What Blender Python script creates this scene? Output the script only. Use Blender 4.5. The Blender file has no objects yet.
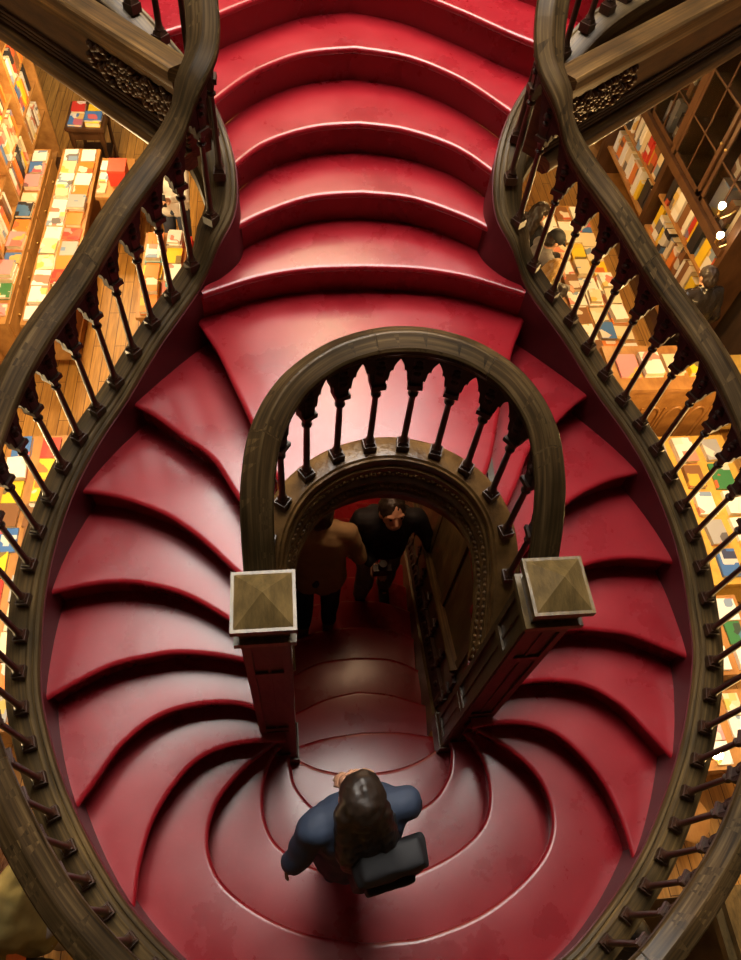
import bpy, bmesh, math, random
from math import sin, cos, pi, radians as R
from mathutils import Vector as V, Matrix, noise
from mathutils.geometry import delaunay_2d_cdt
rnd = random.Random(7)
C = bpy.context.scene.collection
H = 0.175                      # riser
GZ = -22 * H                   # ground floor level (0 = landing where the side flights meet)

# ------------------------------------------------------------------ materials
def newmat(name):
    m = bpy.data.materials.new(name); m.use_nodes = True
    nt = m.node_tree; b = nt.nodes['Principled BSDF']
    return m, nt, b
def N(nt, kind, **kw):
    n = nt.nodes.new(kind)
    for k, v in kw.items():
        if k in n.inputs: n.inputs[k].default_value = v
        else: setattr(n, k, v)
    return n
def ramp(nt, stops):
    r = nt.nodes.new('ShaderNodeValToRGB'); e = r.color_ramp.elements
    e[0].position, e[0].color = stops[0][0], (*stops[0][1], 1)
    e[1].position, e[1].color = stops[-1][0], (*stops[-1][1], 1)
    for p, c in stops[1:-1]:
        x = e.new(p); x.color = (*c, 1)
    return r
def noisy(name, c0, c1, rough=.5, scale=6, stretch=(1, 1, 1), detail=6, bump=0, metal=0, bscale=None, spec=.5, rand=0):
    m, nt, b = newmat(name); L = nt.links.new
    tc = N(nt, 'ShaderNodeTexCoord'); mp = N(nt, 'ShaderNodeMapping'); mp.inputs['Scale'].default_value = stretch
    L(tc.outputs['Object'], mp.inputs['Vector'])
    nz = N(nt, 'ShaderNodeTexNoise', Scale=scale, Detail=detail, Roughness=.6); L(mp.outputs[0], nz.inputs['Vector'])
    rp = ramp(nt, [(.3, c0), (.7, c1)]); L(nz.outputs['Fac'], rp.inputs[0])
    out = rp.outputs[0]
    if rand:
        oi = N(nt, 'ShaderNodeObjectInfo'); mr = N(nt, 'ShaderNodeMapRange'); mr.inputs['To Min'].default_value = 1 - rand; mr.inputs['To Max'].default_value = 1 + rand
        L(oi.outputs['Random'], mr.inputs['Value'])
        hs = N(nt, 'ShaderNodeHueSaturation'); L(mr.outputs[0], hs.inputs['Value']); L(out, hs.inputs['Color']); out = hs.outputs[0]
    L(out, b.inputs['Base Color'])
    b.inputs['Roughness'].default_value = rough; b.inputs['Metallic'].default_value = metal
    b.inputs['Specular IOR Level'].default_value = spec
    if bump:
        n2 = N(nt, 'ShaderNodeTexNoise', Scale=bscale or scale * 4, Detail=4); L(mp.outputs[0], n2.inputs['Vector'])
        bp = N(nt, 'ShaderNodeBump', Strength=bump, Distance=.01); L(n2.outputs['Fac'], bp.inputs['Height']); L(bp.outputs[0], b.inputs['Normal'])
    return m
def flat(name, c, rough=.6, metal=0, spec=.5):
    return noisy(name, tuple(x * .85 for x in c), tuple(min(1, x * 1.12) for x in c), rough, 14, metal=metal, spec=spec)

def red_paint():
    m, nt, b = newmat('red_painted_tread'); L = nt.links.new
    tc = N(nt, 'ShaderNodeTexCoord')
    n1 = N(nt, 'ShaderNodeTexNoise', Scale=3.2, Detail=7, Roughness=.62); L(tc.outputs['Object'], n1.inputs['Vector'])
    r1 = ramp(nt, [(.28, (.205, .0045, .0095)), (.72, (.315, .0095, .0165))]); L(n1.outputs['Fac'], r1.inputs[0])
    # scuffed, greyed paint: fine speckle
    n2 = N(nt, 'ShaderNodeTexNoise', Scale=26, Detail=5, Roughness=.7); L(tc.outputs['Object'], n2.inputs['Vector'])
    r2 = ramp(nt, [(.56, (0, 0, 0)), (.80, (.30, .30, .30))]); L(n2.outputs['Fac'], r2.inputs[0])
    mx = N(nt, 'ShaderNodeMix', data_type='RGBA'); L(r2.outputs[0], mx.inputs[0]); L(r1.outputs[0], mx.inputs[6]); mx.inputs[7].default_value = (.30, .065, .07, 1)
    L(mx.outputs[2], b.inputs['Base Color'])
    rr = ramp(nt, [(.3, (.23, .23, .23)), (.75, (.37, .37, .37))]); L(n1.outputs['Fac'], rr.inputs[0]); L(rr.outputs[0], b.inputs['Roughness'])
    bp = N(nt, 'ShaderNodeBump', Strength=.12, Distance=.01); L(n1.outputs['Fac'], bp.inputs['Height']); L(bp.outputs[0], b.inputs['Normal'])
    b.inputs['Coat Weight'].default_value = .34; b.inputs['Coat Roughness'].default_value = .19
    return m
M = {}
M['red'] = red_paint()
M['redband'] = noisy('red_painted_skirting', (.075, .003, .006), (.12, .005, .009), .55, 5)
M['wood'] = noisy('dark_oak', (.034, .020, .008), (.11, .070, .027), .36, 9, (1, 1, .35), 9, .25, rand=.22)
M['wallwood'] = noisy('dark_wall_oak', (.035, .018, .008), (.08, .045, .02), .6, 6, (1, 1, .2))
M['rail_old'] = noisy('worn_oak_handrail', (.030, .018, .008), (.095, .064, .030), .32, 12, (1, 1, .4), 9, .2, rand=.3)
M['carved'] = noisy('carved_red_oak', (.020, .008, .004), (.055, .019, .009), .62, 12, bump=.35, bscale=60)
M['baluster'] = noisy('dark_baluster_oak', (.026, .011, .006), (.065, .028, .013), .4, 12, (3, 3, .5), bump=.1)
M['gilt'] = noisy('polished_carved_oak', (.06, .028, .008), (.19, .10, .03), .3, 14, bump=.3, bscale=50)
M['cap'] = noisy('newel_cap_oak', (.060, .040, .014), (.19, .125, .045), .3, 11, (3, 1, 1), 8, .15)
M['panelwood'] = noisy('figured_oak_panel', (.035, .014, .004), (.13, .056, .013), .35, 5, (1, 1, 6), 8, .1)
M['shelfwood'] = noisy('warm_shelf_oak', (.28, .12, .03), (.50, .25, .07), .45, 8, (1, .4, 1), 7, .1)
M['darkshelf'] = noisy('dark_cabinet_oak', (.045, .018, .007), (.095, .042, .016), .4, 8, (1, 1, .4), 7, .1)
M['plaster'] = noisy('warm_plaster', (.30, .22, .13), (.40, .30, .19), .8, 3)
M['skin'] = flat('skin', (.62, .33, .20), .5)
M['black'] = flat('black_cloth', (.012, .012, .014), .7)
M['leather'] = noisy('black_leather', (.012, .010, .009), (.03, .024, .02), .25, 8, bump=.6, bscale=14)
M['navy'] = flat('navy_cloth', (.025, .04, .075), .7)
M['olive'] = flat('olive_cloth', (.17, .13, .035), .8)
M['darkolive'] = flat('dark_olive_cloth', (.035, .03, .014), .75)
M['tan'] = flat('tan_knit', (.36, .24, .11), .85)
M['white'] = flat('white_cloth', (.75, .72, .66), .8)
M['grey'] = flat('grey_cloth', (.22, .21, .20), .8)
M['jean'] = flat('dark_jean', (.04, .05, .08), .8)
M['teal'] = flat('teal_cloth', (.02, .20, .19), .7)
M['stripe'] = noisy('striped_knit', (.20, .05, .06), (.80, .62, .55), .8, 3, (8, 8, 30), 1)
M['hair_dark'] = noisy('dark_hair', (.010, .006, .004), (.035, .02, .012), .45, 10, (12, 2, 1))
M['hair_blond'] = noisy('blond_hair', (.35, .19, .05), (.60, .38, .12), .45, 10, (12, 2, 1))
M['shoe'] = flat('tan_shoe', (.30, .19, .08), .6)
M['blackshoe'] = flat('black_shoe', (.02, .018, .016), .5)
M['eye'] = flat('eye', (.02, .014, .01), .2)
M['brass'] = flat('brass', (.55, .36, .12), .3, 1)
M['metal'] = flat('dark_metal', (.05, .045, .04), .35, .8)
M['yellowcloth'] = flat('yellow_oak_top', (.62, .36, .06), .5)
M['orange'] = flat('orange_box', (.75, .16, .03), .5)

def grained(name, c0, c1, c2, rough, rand=.25):
    m, nt, b = newmat(name); L = nt.links.new
    uv = N(nt, 'ShaderNodeUVMap'); oi = N(nt, 'ShaderNodeObjectInfo'); mp = N(nt, 'ShaderNodeMapping'); mp.inputs['Scale'].default_value = (2.2, 75, 1)
    cb = N(nt, 'ShaderNodeCombineXYZ'); mu = N(nt, 'ShaderNodeMath', operation='MULTIPLY'); L(oi.outputs['Random'], mu.inputs[0]); mu.inputs[1].default_value = 50; L(mu.outputs[0], cb.inputs[0])
    L(uv.outputs[0], mp.inputs['Vector']); L(cb.outputs[0], mp.inputs['Location'])
    n1 = N(nt, 'ShaderNodeTexNoise', Scale=1, Detail=5, Roughness=.55, Distortion=.15); L(mp.outputs[0], n1.inputs['Vector'])
    tc = N(nt, 'ShaderNodeTexCoord'); n2 = N(nt, 'ShaderNodeTexNoise', Scale=4, Detail=5); L(tc.outputs['Object'], n2.inputs['Vector'])
    rp = ramp(nt, [(.30, c0), (.52, c1), (.72, c2)]); L(n1.outputs['Fac'], rp.inputs[0])
    r2 = ramp(nt, [(.3, (.55, .55, .52)), (.7, (1.35, 1.3, 1.25))]); L(n2.outputs['Fac'], r2.inputs[0])
    mx = N(nt, 'ShaderNodeMix', data_type='RGBA', blend_type='MULTIPLY'); mx.inputs[0].default_value = 1; L(rp.outputs[0], mx.inputs[6]); L(r2.outputs[0], mx.inputs[7])
    mr = N(nt, 'ShaderNodeMapRange'); mr.inputs['To Min'].default_value = 1 - rand; mr.inputs['To Max'].default_value = 1 + rand; L(oi.outputs['Random'], mr.inputs['Value'])
    hs = N(nt, 'ShaderNodeHueSaturation'); L(mr.outputs[0], hs.inputs['Value']); L(mx.outputs[2], hs.inputs['Color']); L(hs.outputs[0], b.inputs['Base Color'])
    b.inputs['Roughness'].default_value = rough
    bp = N(nt, 'ShaderNodeBump', Strength=.08, Distance=.003); L(n1.outputs['Fac'], bp.inputs['Height']); L(bp.outputs[0], b.inputs['Normal'])
    return m
M['rail'] = grained('worn_oak_handrail', (.038, .022, .009), (.135, .083, .033), (.29, .195, .085), .36, .32)
M['string'] = grained('olive_brown_oak_string', (.034, .020, .007), (.098, .061, .020), (.19, .125, .046), .52, .08)
M['beamtop'] = grained('brown_oak_beam', (.035, .017, .005), (.115, .060, .017), (.25, .145, .045), .40, .1)
def parquet():
    m, nt, b = newmat('parquet_planks'); L = nt.links.new
    tc = N(nt, 'ShaderNodeTexCoord'); mp = N(nt, 'ShaderNodeMapping'); mp.inputs['Rotation'].default_value = (0, 0, pi / 2)
    L(tc.outputs['Object'], mp.inputs['Vector'])
    br = N(nt, 'ShaderNodeTexBrick', Scale=1.0); br.inputs['Brick Width'].default_value = 1.1; br.inputs['Row Height'].default_value = .12
    br.inputs['Mortar Size'].default_value = .004; br.inputs['Color1'].default_value = (.58, .30, .07, 1); br.inputs['Color2'].default_value = (.44, .21, .045, 1); br.inputs['Mortar'].default_value = (.10, .04, .01, 1)
    L(mp.outputs[0], br.inputs['Vector'])
    mp2 = N(nt, 'ShaderNodeMapping'); mp2.inputs['Scale'].default_value = (14, 1, 1); L(tc.outputs['Object'], mp2.inputs['Vector'])
    nz = N(nt, 'ShaderNodeTexNoise', Scale=3, Detail=8); L(mp2.outputs[0], nz.inputs['Vector'])
    rp = ramp(nt, [(.3, (.65, .6, .55)), (.7, (1.15, 1.15, 1.1))]); L(nz.outputs['Fac'], rp.inputs[0])
    mx = N(nt, 'ShaderNodeMix', data_type='RGBA', blend_type='MULTIPLY'); mx.inputs[0].default_value = 1; L(br.outputs['Color'], mx.inputs[6]); L(rp.outputs[0], mx.inputs[7])
    L(mx.outputs[2], b.inputs['Base Color']); b.inputs['Roughness'].default_value = .42
    return m
M['parquet'] = parquet()

def cover_mat():
    m, nt, b = newmat('printed_book_cover'); L = nt.links.new
    oi = N(nt, 'ShaderNodeObjectInfo'); tc = N(nt, 'ShaderNodeTexCoord')
    ad = N(nt, 'ShaderNodeMath', operation='MULTIPLY'); L(oi.outputs['Random'], ad.inputs[0]); ad.inputs[1].default_value = 37
    cb = N(nt, 'ShaderNodeCombineXYZ'); L(ad.outputs[0], cb.inputs[0]); L(ad.outputs[0], cb.inputs[1])
    va = N(nt, 'ShaderNodeVectorMath', operation='ADD'); L(tc.outputs['Object'], va.inputs[0]); L(cb.outputs[0], va.inputs[1])
    vo = N(nt, 'ShaderNodeTexVoronoi', Scale=9, distance='CHEBYCHEV'); L(va.outputs[0], vo.inputs['Vector'])
    sp = N(nt, 'ShaderNodeSeparateColor'); L(vo.outputs['Color'], sp.inputs[0])
    r1 = ramp(nt, [(.0, (0, 0, 0)), (.76, (0, 0, 0)), (.78, (.75, .75, .75)), (1, (.85, .85, .85))]); L(sp.outputs[0], r1.inputs[0])
    r2 = ramp(nt, [(0, (.75, .70, .60)), (.3, (.05, .04, .05)), (.5, (.60, .10, .04)), (.7, (.70, .45, .05)), (.85, (.08, .2, .4)), (1, (.8, .78, .7))]); r2.color_ramp.interpolation = 'CONSTANT'
    L(sp.outputs[1], r2.inputs[0])
    mx = N(nt, 'ShaderNodeMix', data_type='RGBA'); L(r1.outputs[0], mx.inputs[0]); L(oi.outputs['Color'], mx.inputs[6]); L(r2.outputs[0], mx.inputs[7])
    L(mx.outputs[2], b.inputs['Base Color']); b.inputs['Roughness'].default_value = .35
    return m
M['cover'] = cover_mat()
M['pages'] = flat('book_pages', (.72, .62, .42), .8)

def emit(name, c, s):
    m, nt, b = newmat(name)
    b.inputs['Base Color'].default_value = (*c, 1); b.inputs['Emission Color'].default_value = (*c, 1); b.inputs['Emission Strength'].default_value = s
    return m
def glass():
    m, nt, b = newmat('cabinet_glass'); b.inputs['Base Color'].default_value = (.9, .92, .9, 1); b.inputs['Roughness'].default_value = .05
    b.inputs['Transmission Weight'].default_value = 1; b.inputs['IOR'].default_value = 1.1
    return m
M['glass'] = glass()

# ------------------------------------------------------------------ mesh builder
class MB:
    def __init__(s): s.v = []; s.f = []; s.m = []; s.uv = {}
    def add(s, vs, fs, mi=0):
        o = len(s.v); s.v += [tuple(v) for v in vs]
        s.f += [tuple(i + o for i in f) for f in fs]; s.m += [mi] * len(fs)
    def box(s, c, d, rz=0, mi=0, taper=1):
        x, y, z = [q / 2 for q in d]; vs = []
        for sz, t in ((-1, 1), (1, taper)):
            for sx, sy in ((-1, -1), (1, -1), (1, 1), (-1, 1)):
                px, py = sx * x * t, sy * y * t
                vs.append((c[0] + px * cos(rz) - py * sin(rz), c[1] + px * sin(rz) + py * cos(rz), c[2] + sz * z))
        s.add(vs, [(3, 2, 1, 0), (4, 5, 6, 7), (0, 1, 5, 4), (1, 2, 6, 5), (2, 3, 7, 6), (3, 0, 4, 7)], mi)
    def lathe(s, prof, n=12, c=(0, 0, 0), mi=0, ph=0, sx=1, sy=1):
        vs = []
        for r, z in prof:
            for k in range(n):
                a = 2 * pi * k / n + ph; vs.append((c[0] + r * cos(a) * sx, c[1] + r * sin(a) * sy, c[2] + z))
        fs = []
        for i in range(len(prof) - 1):
            for k in range(n):
                k2 = (k + 1) % n; fs.append((i * n + k, i * n + k2, (i + 1) * n + k2, (i + 1) * n + k))
        fs.append(tuple(range(n))[::-1]); fs.append(tuple((len(prof) - 1) * n + k for k in range(n)))
        s.add(vs, fs, mi)
    def sphere(s, c, r, n=12, m=8, mi=0, rot=None):
        if not hasattr(r, '__len__'): r = (r, r, r)
        vs = []; fs = []
        for i in range(1, m):
            t = pi * i / m
            for k in range(n):
                a = 2 * pi * k / n
                p = V((r[0] * sin(t) * cos(a), r[1] * sin(t) * sin(a), r[2] * cos(t)))
                if rot: p = rot @ p
                vs.append(p + V(c))
        top = V((0, 0, r[2])); bot = -top
        if rot: top = rot @ top; bot = rot @ bot
        vs += [top + V(c), bot + V(c)]; a, b = len(vs) - 2, len(vs) - 1
        for i in range(m - 2):
            for k in range(n):
                k2 = (k + 1) % n; fs.append((i * n + k, (i + 1) * n + k, (i + 1) * n + k2, i * n + k2))
        for k in range(n):
            k2 = (k + 1) % n; fs.append((a, k, k2)); fs.append((b, (m - 2) * n + k2, (m - 2) * n + k))
        s.add(vs, fs, mi)
    def capsule(s, p, q, r0, r1, n=10):
        p = V(p); q = V(q); d = q - p
        if d.length < 1e-6: return s.sphere(p, r0, n, 6)
        rot = V((0, 0, 1)).rotation_difference(d.normalized()).to_matrix(); L = d.length
        prof = [(r0 * sin(t), -r0 * cos(t)) for t in (.25, .7, 1.2)] + [(r0, 0), (r1, L)] + [(r1 * cos(t), L + r1 * sin(t)) for t in (.4, .9, 1.35)]
        o = len(s.v); s.lathe(prof, n)
        for i in range(o, len(s.v)): s.v[i] = tuple(rot @ V(s.v[i]) + p)
    def tube(s, pts, r, n=8, mi=0):
        pts = [V(p) for p in pts]; vs = []; fs = []
        rr = r if hasattr(r, '__len__') else [r] * len(pts)
        for i, p in enumerate(pts):
            d = (pts[min(i + 1, len(pts) - 1)] - pts[max(i - 1, 0)]).normalized()
            rot = V((0, 0, 1)).rotation_difference(d).to_matrix()
            for k in range(n): vs.append(p + rot @ V((rr[i] * cos(2 * pi * k / n), rr[i] * sin(2 * pi * k / n), 0)))
        for i in range(len(pts) - 1):
            for k in range(n):
                k2 = (k + 1) % n; fs.append((i * n + k, i * n + k2, (i + 1) * n + k2, (i + 1) * n + k))
        fs.append(tuple(range(n))[::-1]); fs.append(tuple((len(pts) - 1) * n + k for k in range(n)))
        s.add(vs, fs, mi)
    def sweep(s, path, nrm, prof, mi=0):           # prof = closed list of (out, dz)
        n = len(prof); vs = []; fs = []; base = len(s.v); al = 0; last = None; pl = [0]
        for a, b in zip(prof[:-1], prof[1:]): pl.append(pl[-1] + math.hypot(a[0] - b[0], a[1] - b[1]))
        for p, q in zip(path, nrm):
            if last is not None: al += (V(p) - last).length
            last = V(p)
            for (o, z), c in zip(prof, pl): s.uv[base + len(vs)] = (al, c); vs.append((p[0] + q[0] * o, p[1] + q[1] * o, p[2] + z))
        for i in range(len(path) - 1):
            for k in range(n):
                k2 = (k + 1) % n; fs.append((i * n + k, i * n + k2, (i + 1) * n + k2, (i + 1) * n + k))
        fs.append(tuple(range(n))[::-1]); fs.append(tuple((len(path) - 1) * n + k for k in range(n)))
        s.add(vs, fs, mi)
    def prism(s, poly, z0, z1, mi=0):
        n = len(poly); vs = [(x, y, z0) for x, y in poly] + [(x, y, z1) for x, y in poly]
        s.add(vs, [tuple(range(n))[::-1], tuple(range(n, 2 * n))] + [(i, (i + 1) % n, n + (i + 1) % n, n + i) for i in range(n)], mi)
    def mesh(s, name, mats, smooth=40, weld=False):
        me = bpy.data.meshes.new(name); me.from_pydata(s.v, [], s.f)
        for m in (mats if isinstance(mats, (list, tuple)) else [mats]): me.materials.append(M[m] if isinstance(m, str) else m)
        me.polygons.foreach_set('material_index', s.m)
        if s.uv:
            ul = me.uv_layers.new(name='along')
            for l in me.loops: ul.data[l.index].uv = s.uv.get(l.vertex_index, (0, 0))
        bm = bmesh.new(); bm.from_mesh(me)
        if weld: bmesh.ops.remove_doubles(bm, verts=bm.verts, dist=2e-4)
        bmesh.ops.recalc_face_normals(bm, faces=bm.faces); bm.to_mesh(me); bm.free()
        if smooth:
            me.polygons.foreach_set('use_smooth', [True] * len(me.polygons)); me.set_sharp_from_angle(angle=R(smooth))
        me.update(); return me
    def build(s, name, mats, parent=None, loc=None, rz=0, smooth=40, weld=False):
        o = bpy.data.objects.new(name, s.mesh(name, mats, smooth, weld)); C.objects.link(o)
        if parent: o.parent = parent
        if loc: o.location = loc
        if rz: o.rotation_euler.z = rz
        return o
def tag(o, label, cat, group=None):
    o['label'] = label; o['category'] = cat
    if group: o['group'] = group
    return o
def thing(name, label, cat, loc=(0, 0, 0), rz=0, group=None):
    o = bpy.data.objects.new(name, None); C.objects.link(o); o.location = loc; o.rotation_euler.z = rz; o.empty_display_size = .1
    return tag(o, label, cat, group)
def struct(name, mb, mat, label=None, cat=None):
    o = mb.build(name, mat); o['kind'] = 'structure'
    if label: o['label'] = label; o['category'] = cat
    return o
def inst(name, me, parent=None, loc=(0, 0, 0), rz=0):
    o = bpy.data.objects.new(name, me); C.objects.link(o); o.location = loc; o.rotation_euler.z = rz
    if parent: o.parent = parent
    return o
def spline(P, n=10):
    P = [V(p) for p in P]; out = []
    for i in range(len(P) - 1):
        p0 = P[max(i - 1, 0)]; p1 = P[i]; p2 = P[i + 1]; p3 = P[min(i + 2, len(P) - 1)]
        for k in range(n):
            t = k / n; out.append(.5 * ((2 * p1) + (p2 - p0) * t + (2 * p0 - 5 * p1 + 4 * p2 - p3) * t * t + (3 * p1 - p0 - 3 * p2 + p3) * t ** 3))
    out.append(P[-1]); return out
def resample(P, ds):
    L = [0]
    for a, b in zip(P[:-1], P[1:]): L.append(L[-1] + (V(b).xy - V(a).xy).length)
    n = max(2, round(L[-1] / ds)); out = []; j = 0
    for i in range(n + 1):
        s = L[-1] * i / n
        while j < len(P) - 2 and L[j + 1] < s: j += 1
        t = (s - L[j]) / max(1e-9, L[j + 1] - L[j]); out.append(V(P[j]).lerp(V(P[j + 1]), t))
    return out
def at_s(P, s):
    acc = 0
    for a, b in zip(P[:-1], P[1:]):
        d = (b.xy - a.xy).length
        if acc + d >= s: return a.lerp(b, (s - acc) / d), (b - a).xy.normalized()
        acc += d
    return P[-1].copy(), (P[-1] - P[-2]).xy.normalized()
def normals(P, side):
    out = []
    for i in range(len(P)):
        t = (P[min(i + 1, len(P) - 1)] - P[max(i - 1, 0)]).xy.normalized(); out.append((-t.y * side, t.x * side))
    return out
def mir(P): return [V((-p[0], *p[1:])) for p in P]

# ------------------------------------------------------------------ camera (24 mm look, tilted down over the stair well)
fpx = 700.; dn = V((-65.5, 455., 700.)).normalized(); up = -dn
fw = V((0, 0, 1)); y0 = (fw - up * fw.dot(up)).normalized(); x0 = y0.cross(up)
yaw = R(12.0037); ca, sa = cos(yaw), sin(yaw)
Xw = x0 * ca + y0 * sa; Yw = x0 * -sa + y0 * ca
if abs(Xw.x - .9929) > .01: Xw = x0 * ca - y0 * sa; Yw = x0 * sa + y0 * ca
cw = Matrix((Xw, Yw, up))                              # image axes (x right, y down, z forward) -> world
m3 = Matrix([(r[0], -r[1], -r[2]) for r in cw])
cam = bpy.data.cameras.new('camera'); co = bpy.data.objects.new('camera', cam); C.objects.link(co)
cam.sensor_fit = 'VERTICAL'; cam.angle_y = 2 * math.atan(480 / fpx); cam.clip_start = .05
co.matrix_world = Matrix.Translation((-.394, 0, 2.45)) @ m3.to_4x4()
bpy.context.scene.camera = co

# ------------------------------------------------------------------ stair geometry data (right half, metres)
CON = spline([(1.9, 4.15, 1.06), (1.3, 3.62, 1.06), (1.0, 3.36, 1.03), (.83, 3.22, .93), (.72, 3.14, .82), (.64, 3.04, .70), (.59, 2.88, .58), (.60, 2.74, .46), (.68, 2.62, .36), (.78, 2.54, .19),
    (.96, 2.34, .045), (1.125, 2.13, -.105), (1.26, 1.94, -.2), (1.355, 1.76, -.28), (1.43, 1.55, -.375), (1.47, 1.35, -.46), (1.483, 1.15, -.55), (1.475, .95, -.63), (1.42, .74, -.72),
    (1.34, .54, -.805), (1.22, .32, -.91), (1.09, .14, -.99), (.9, -.05, -1.08), (.7, -.19, -1.12), (.4, -.31, -1.15), (0, -.36, -1.155)], 12)
CON = resample(CON, .03)
NOSE = {0: [(.34, 1.47), (.46, 1.62), (.58, 1.96), (.65, 2.15), (.71, 2.31), (.79, 2.47), (.83, 2.56)],
    1: [(.46, 1.40), (.54, 1.49), (.63, 1.63), (.74, 1.83), (.88, 1.96), (1.01, 2.08), (1.12, 2.155), (1.16, 2.18)],
    2: [(.46, 1.18), (.53, 1.25), (.65, 1.36), (.8, 1.52), (.93, 1.63), (1.05, 1.7), (1.2, 1.76), (1.35, 1.79), (1.39, 1.795)],
    3: [(.46, 1.06), (.55, 1.12), (.68, 1.2), (.87, 1.325), (1.05, 1.39), (1.2, 1.41), (1.33, 1.4), (1.47, 1.37), (1.51, 1.36)],
    4: [(.46, 1.0), (.55, 1.045), (.67, 1.08), (.8, 1.11), (.95, 1.125), (1.08, 1.11), (1.21, 1.085), (1.35, 1.02), (1.475, .95), (1.51, .93)],
    5: [(.46, .84), (.56, .885), (.7, .93), (.88, .93), (1.04, .885), (1.175, .78), (1.26, .655), (1.335, .54), (1.36, .50)],
    6: [(.46, .78), (.56, .79), (.72, .78), (.86, .73), (.97, .62), (1.05, .48), (1.09, .32), (1.1, .16), (1.1, .12)],
    7: [(.46, .84), (.53, .80), (.67, .70), (.79, .56), (.825, .4), (.77, .25), (.62, .12), (.4, .01), (.15, -.05), (0, -.055)],
    8: [(.44, .86), (.52, .8), (.572, .67), (.575, .52), (.515, .385), (.355, .275), (.13, .2), (0, .19)],
    9: [(.42, .88), (.443, .81), (.437, .75), (.405, .65), (.3, .54), (.11, .47), (0, .46)],
    10: [(.42, .84), (.4, .835), (.285, .78), (.15, .745), (0, .735)],
    11: [(.42, .945), (.37, .955), (.22, .985), (0, 1.0)],
    12: [(.45, 1.17), (.38, 1.2), (.21, 1.265), (0, 1.3)]}
for k in range(13, 23):
    w = min(.72, .42 + .028 * (k - 12)); y = 1.3 + .285 * (k - 12); NOSE[k] = [(w, y - .12), (w * .8, y - .07), (w * .5, y - .02), (0, y)]
UP = {1: [(0, 2.69), (.27, 2.675), (.5, 2.62), (.7, 2.53), (.76, 2.50)], 2: [(0, 3.02), (.24, 2.985), (.46, 2.865), (.59, 2.76), (.66, 2.69)],
    3: [(0, 3.32), (.22, 3.28), (.45, 3.145), (.6, 2.95), (.65, 2.88)], 4: [(0, 3.69), (.26, 3.62), (.5, 3.425), (.69, 3.15), (.76, 3.05)],
    5: [(0, 4.02), (.25, 3.93), (.5, 3.73), (.74, 3.5), (.95, 3.34), (1.02, 3.28)], 6: [(0, 4.36), (.28, 4.27), (.55, 4.07), (.85, 3.83), (1.2, 3.56), (1.28, 3.50)]}
S2 = lambda P, n=8: [V((p.x, p.y, 0)) for p in spline([(a, b, 0) for a, b in P], n)]
NC = {k: S2(v) for k, v in NOSE.items()}
UC = {k: S2(v) for k, v in UP.items()}

def step(segs, z, name='step', parent=None, thick=H):
    """segs: list of (points, nosed) that close a polygon; nosed runs get a rounded nosing over a set-back riser"""
    # orientation
    pts = [p for s, _ in segs for p in s]
    area = sum(a.x * b.y - b.x * a.y for a, b in zip(pts, pts[1:] + pts[:1]))
    if area < 0: segs = [(s[::-1], f) for s, f in segs[::-1]]
    mb = MB()
    rows = [(-.022, 0.0), (-.012, -.0015), (-.004, -.006), (0, -.014), (-.001, -.024), (-.006, -.031), (-.016, -.035), (-.035, -.036), (-.035, -thick)]
    top = []; bot = []
    for s, nosed in segs:
        nr = normals([V((p.x, p.y, 0)) for p in s], -1)       # outward (right of travel)
        n = len(s); g = []
        for o, dz in rows:
            oo = o if nosed else 0
            g.append([(p.x + q[0] * oo, p.y + q[1] * oo, z + dz) for p, q in zip(s, nr)])
        vs = [v for r in g for v in r]; fs = []
        for i in range(len(g) - 1):
            for k in range(n - 1): fs.append((i * n + k, (i + 1) * n + k, (i + 1) * n + k + 1, i * n + k + 1))
        mb.add(vs, fs); top += g[0]; bot += g[-1]
    def dedupe(L):
        out = []
        for p in L:
            if not out or (V(p) - V(out[-1])).length > 1e-4: out.append(p)
        if (V(out[0]) - V(out[-1])).length < 1e-4: out.pop()
        return out
    for ring in (dedupe(top), dedupe(bot)):
        zz = ring[0][2]
        vo, _, fo, *_ = delaunay_2d_cdt([V(p[:2]) for p in ring], [], [list(range(len(ring)))], 1, 1e-5)
        mb.add([(p.x, p.y, zz) for p in vo], [tuple(f) for f in fo])
    return mb.build(name, 'red', parent, smooth=50, weld=True)

stair = thing('staircase', 'crimson painted wooden staircase with two curving flights around an open well', 'staircase', (0, 0, 0))
def ins(P, d, side):      # shift a curve sideways
    return [V((p.x + q[0] * d, p.y + q[1] * d, 0)) for p, q in zip(P, normals(P, side))]
def consub(i0, i1, out=.03):
    nr = normals(CON, 1); return [V((CON[i].x + nr[i][0] * out, CON[i].y + nr[i][1] * out, 0)) for i in range(i0, i1 + 1)]
def near(pt):
    return min(range(len(CON)), key=lambda i: (CON[i].xy - V(pt)).length)
def back(P, d=.05):       # riser line of the step above, pushed underneath it
    return P
# side flights: steps 1..6 on both sides
for k in range(1, 7):
    f = NC[k]; b = ins(NC[k - 1], .06, 1)
    i1 = near(f[-2].xy); i0 = near(b[-2].xy)
    edge = consub(min(i0, i1), max(i0, i1))
    f = [V((max(p.x, .452), p.y, 0)) for p in f]; b = [V((max(p.x, .452), p.y, 0)) for p in b]
    for sgn in (1, -1):
        seg = [(f, True), (edge[::-1] if i1 > i0 else edge, False), (b[::-1], False)]
        if sgn < 0: seg = [([V((-p.x, p.y, 0)) for p in s], n) for s, n in seg]
        step(seg, -k * H, parent=stair)
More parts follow.
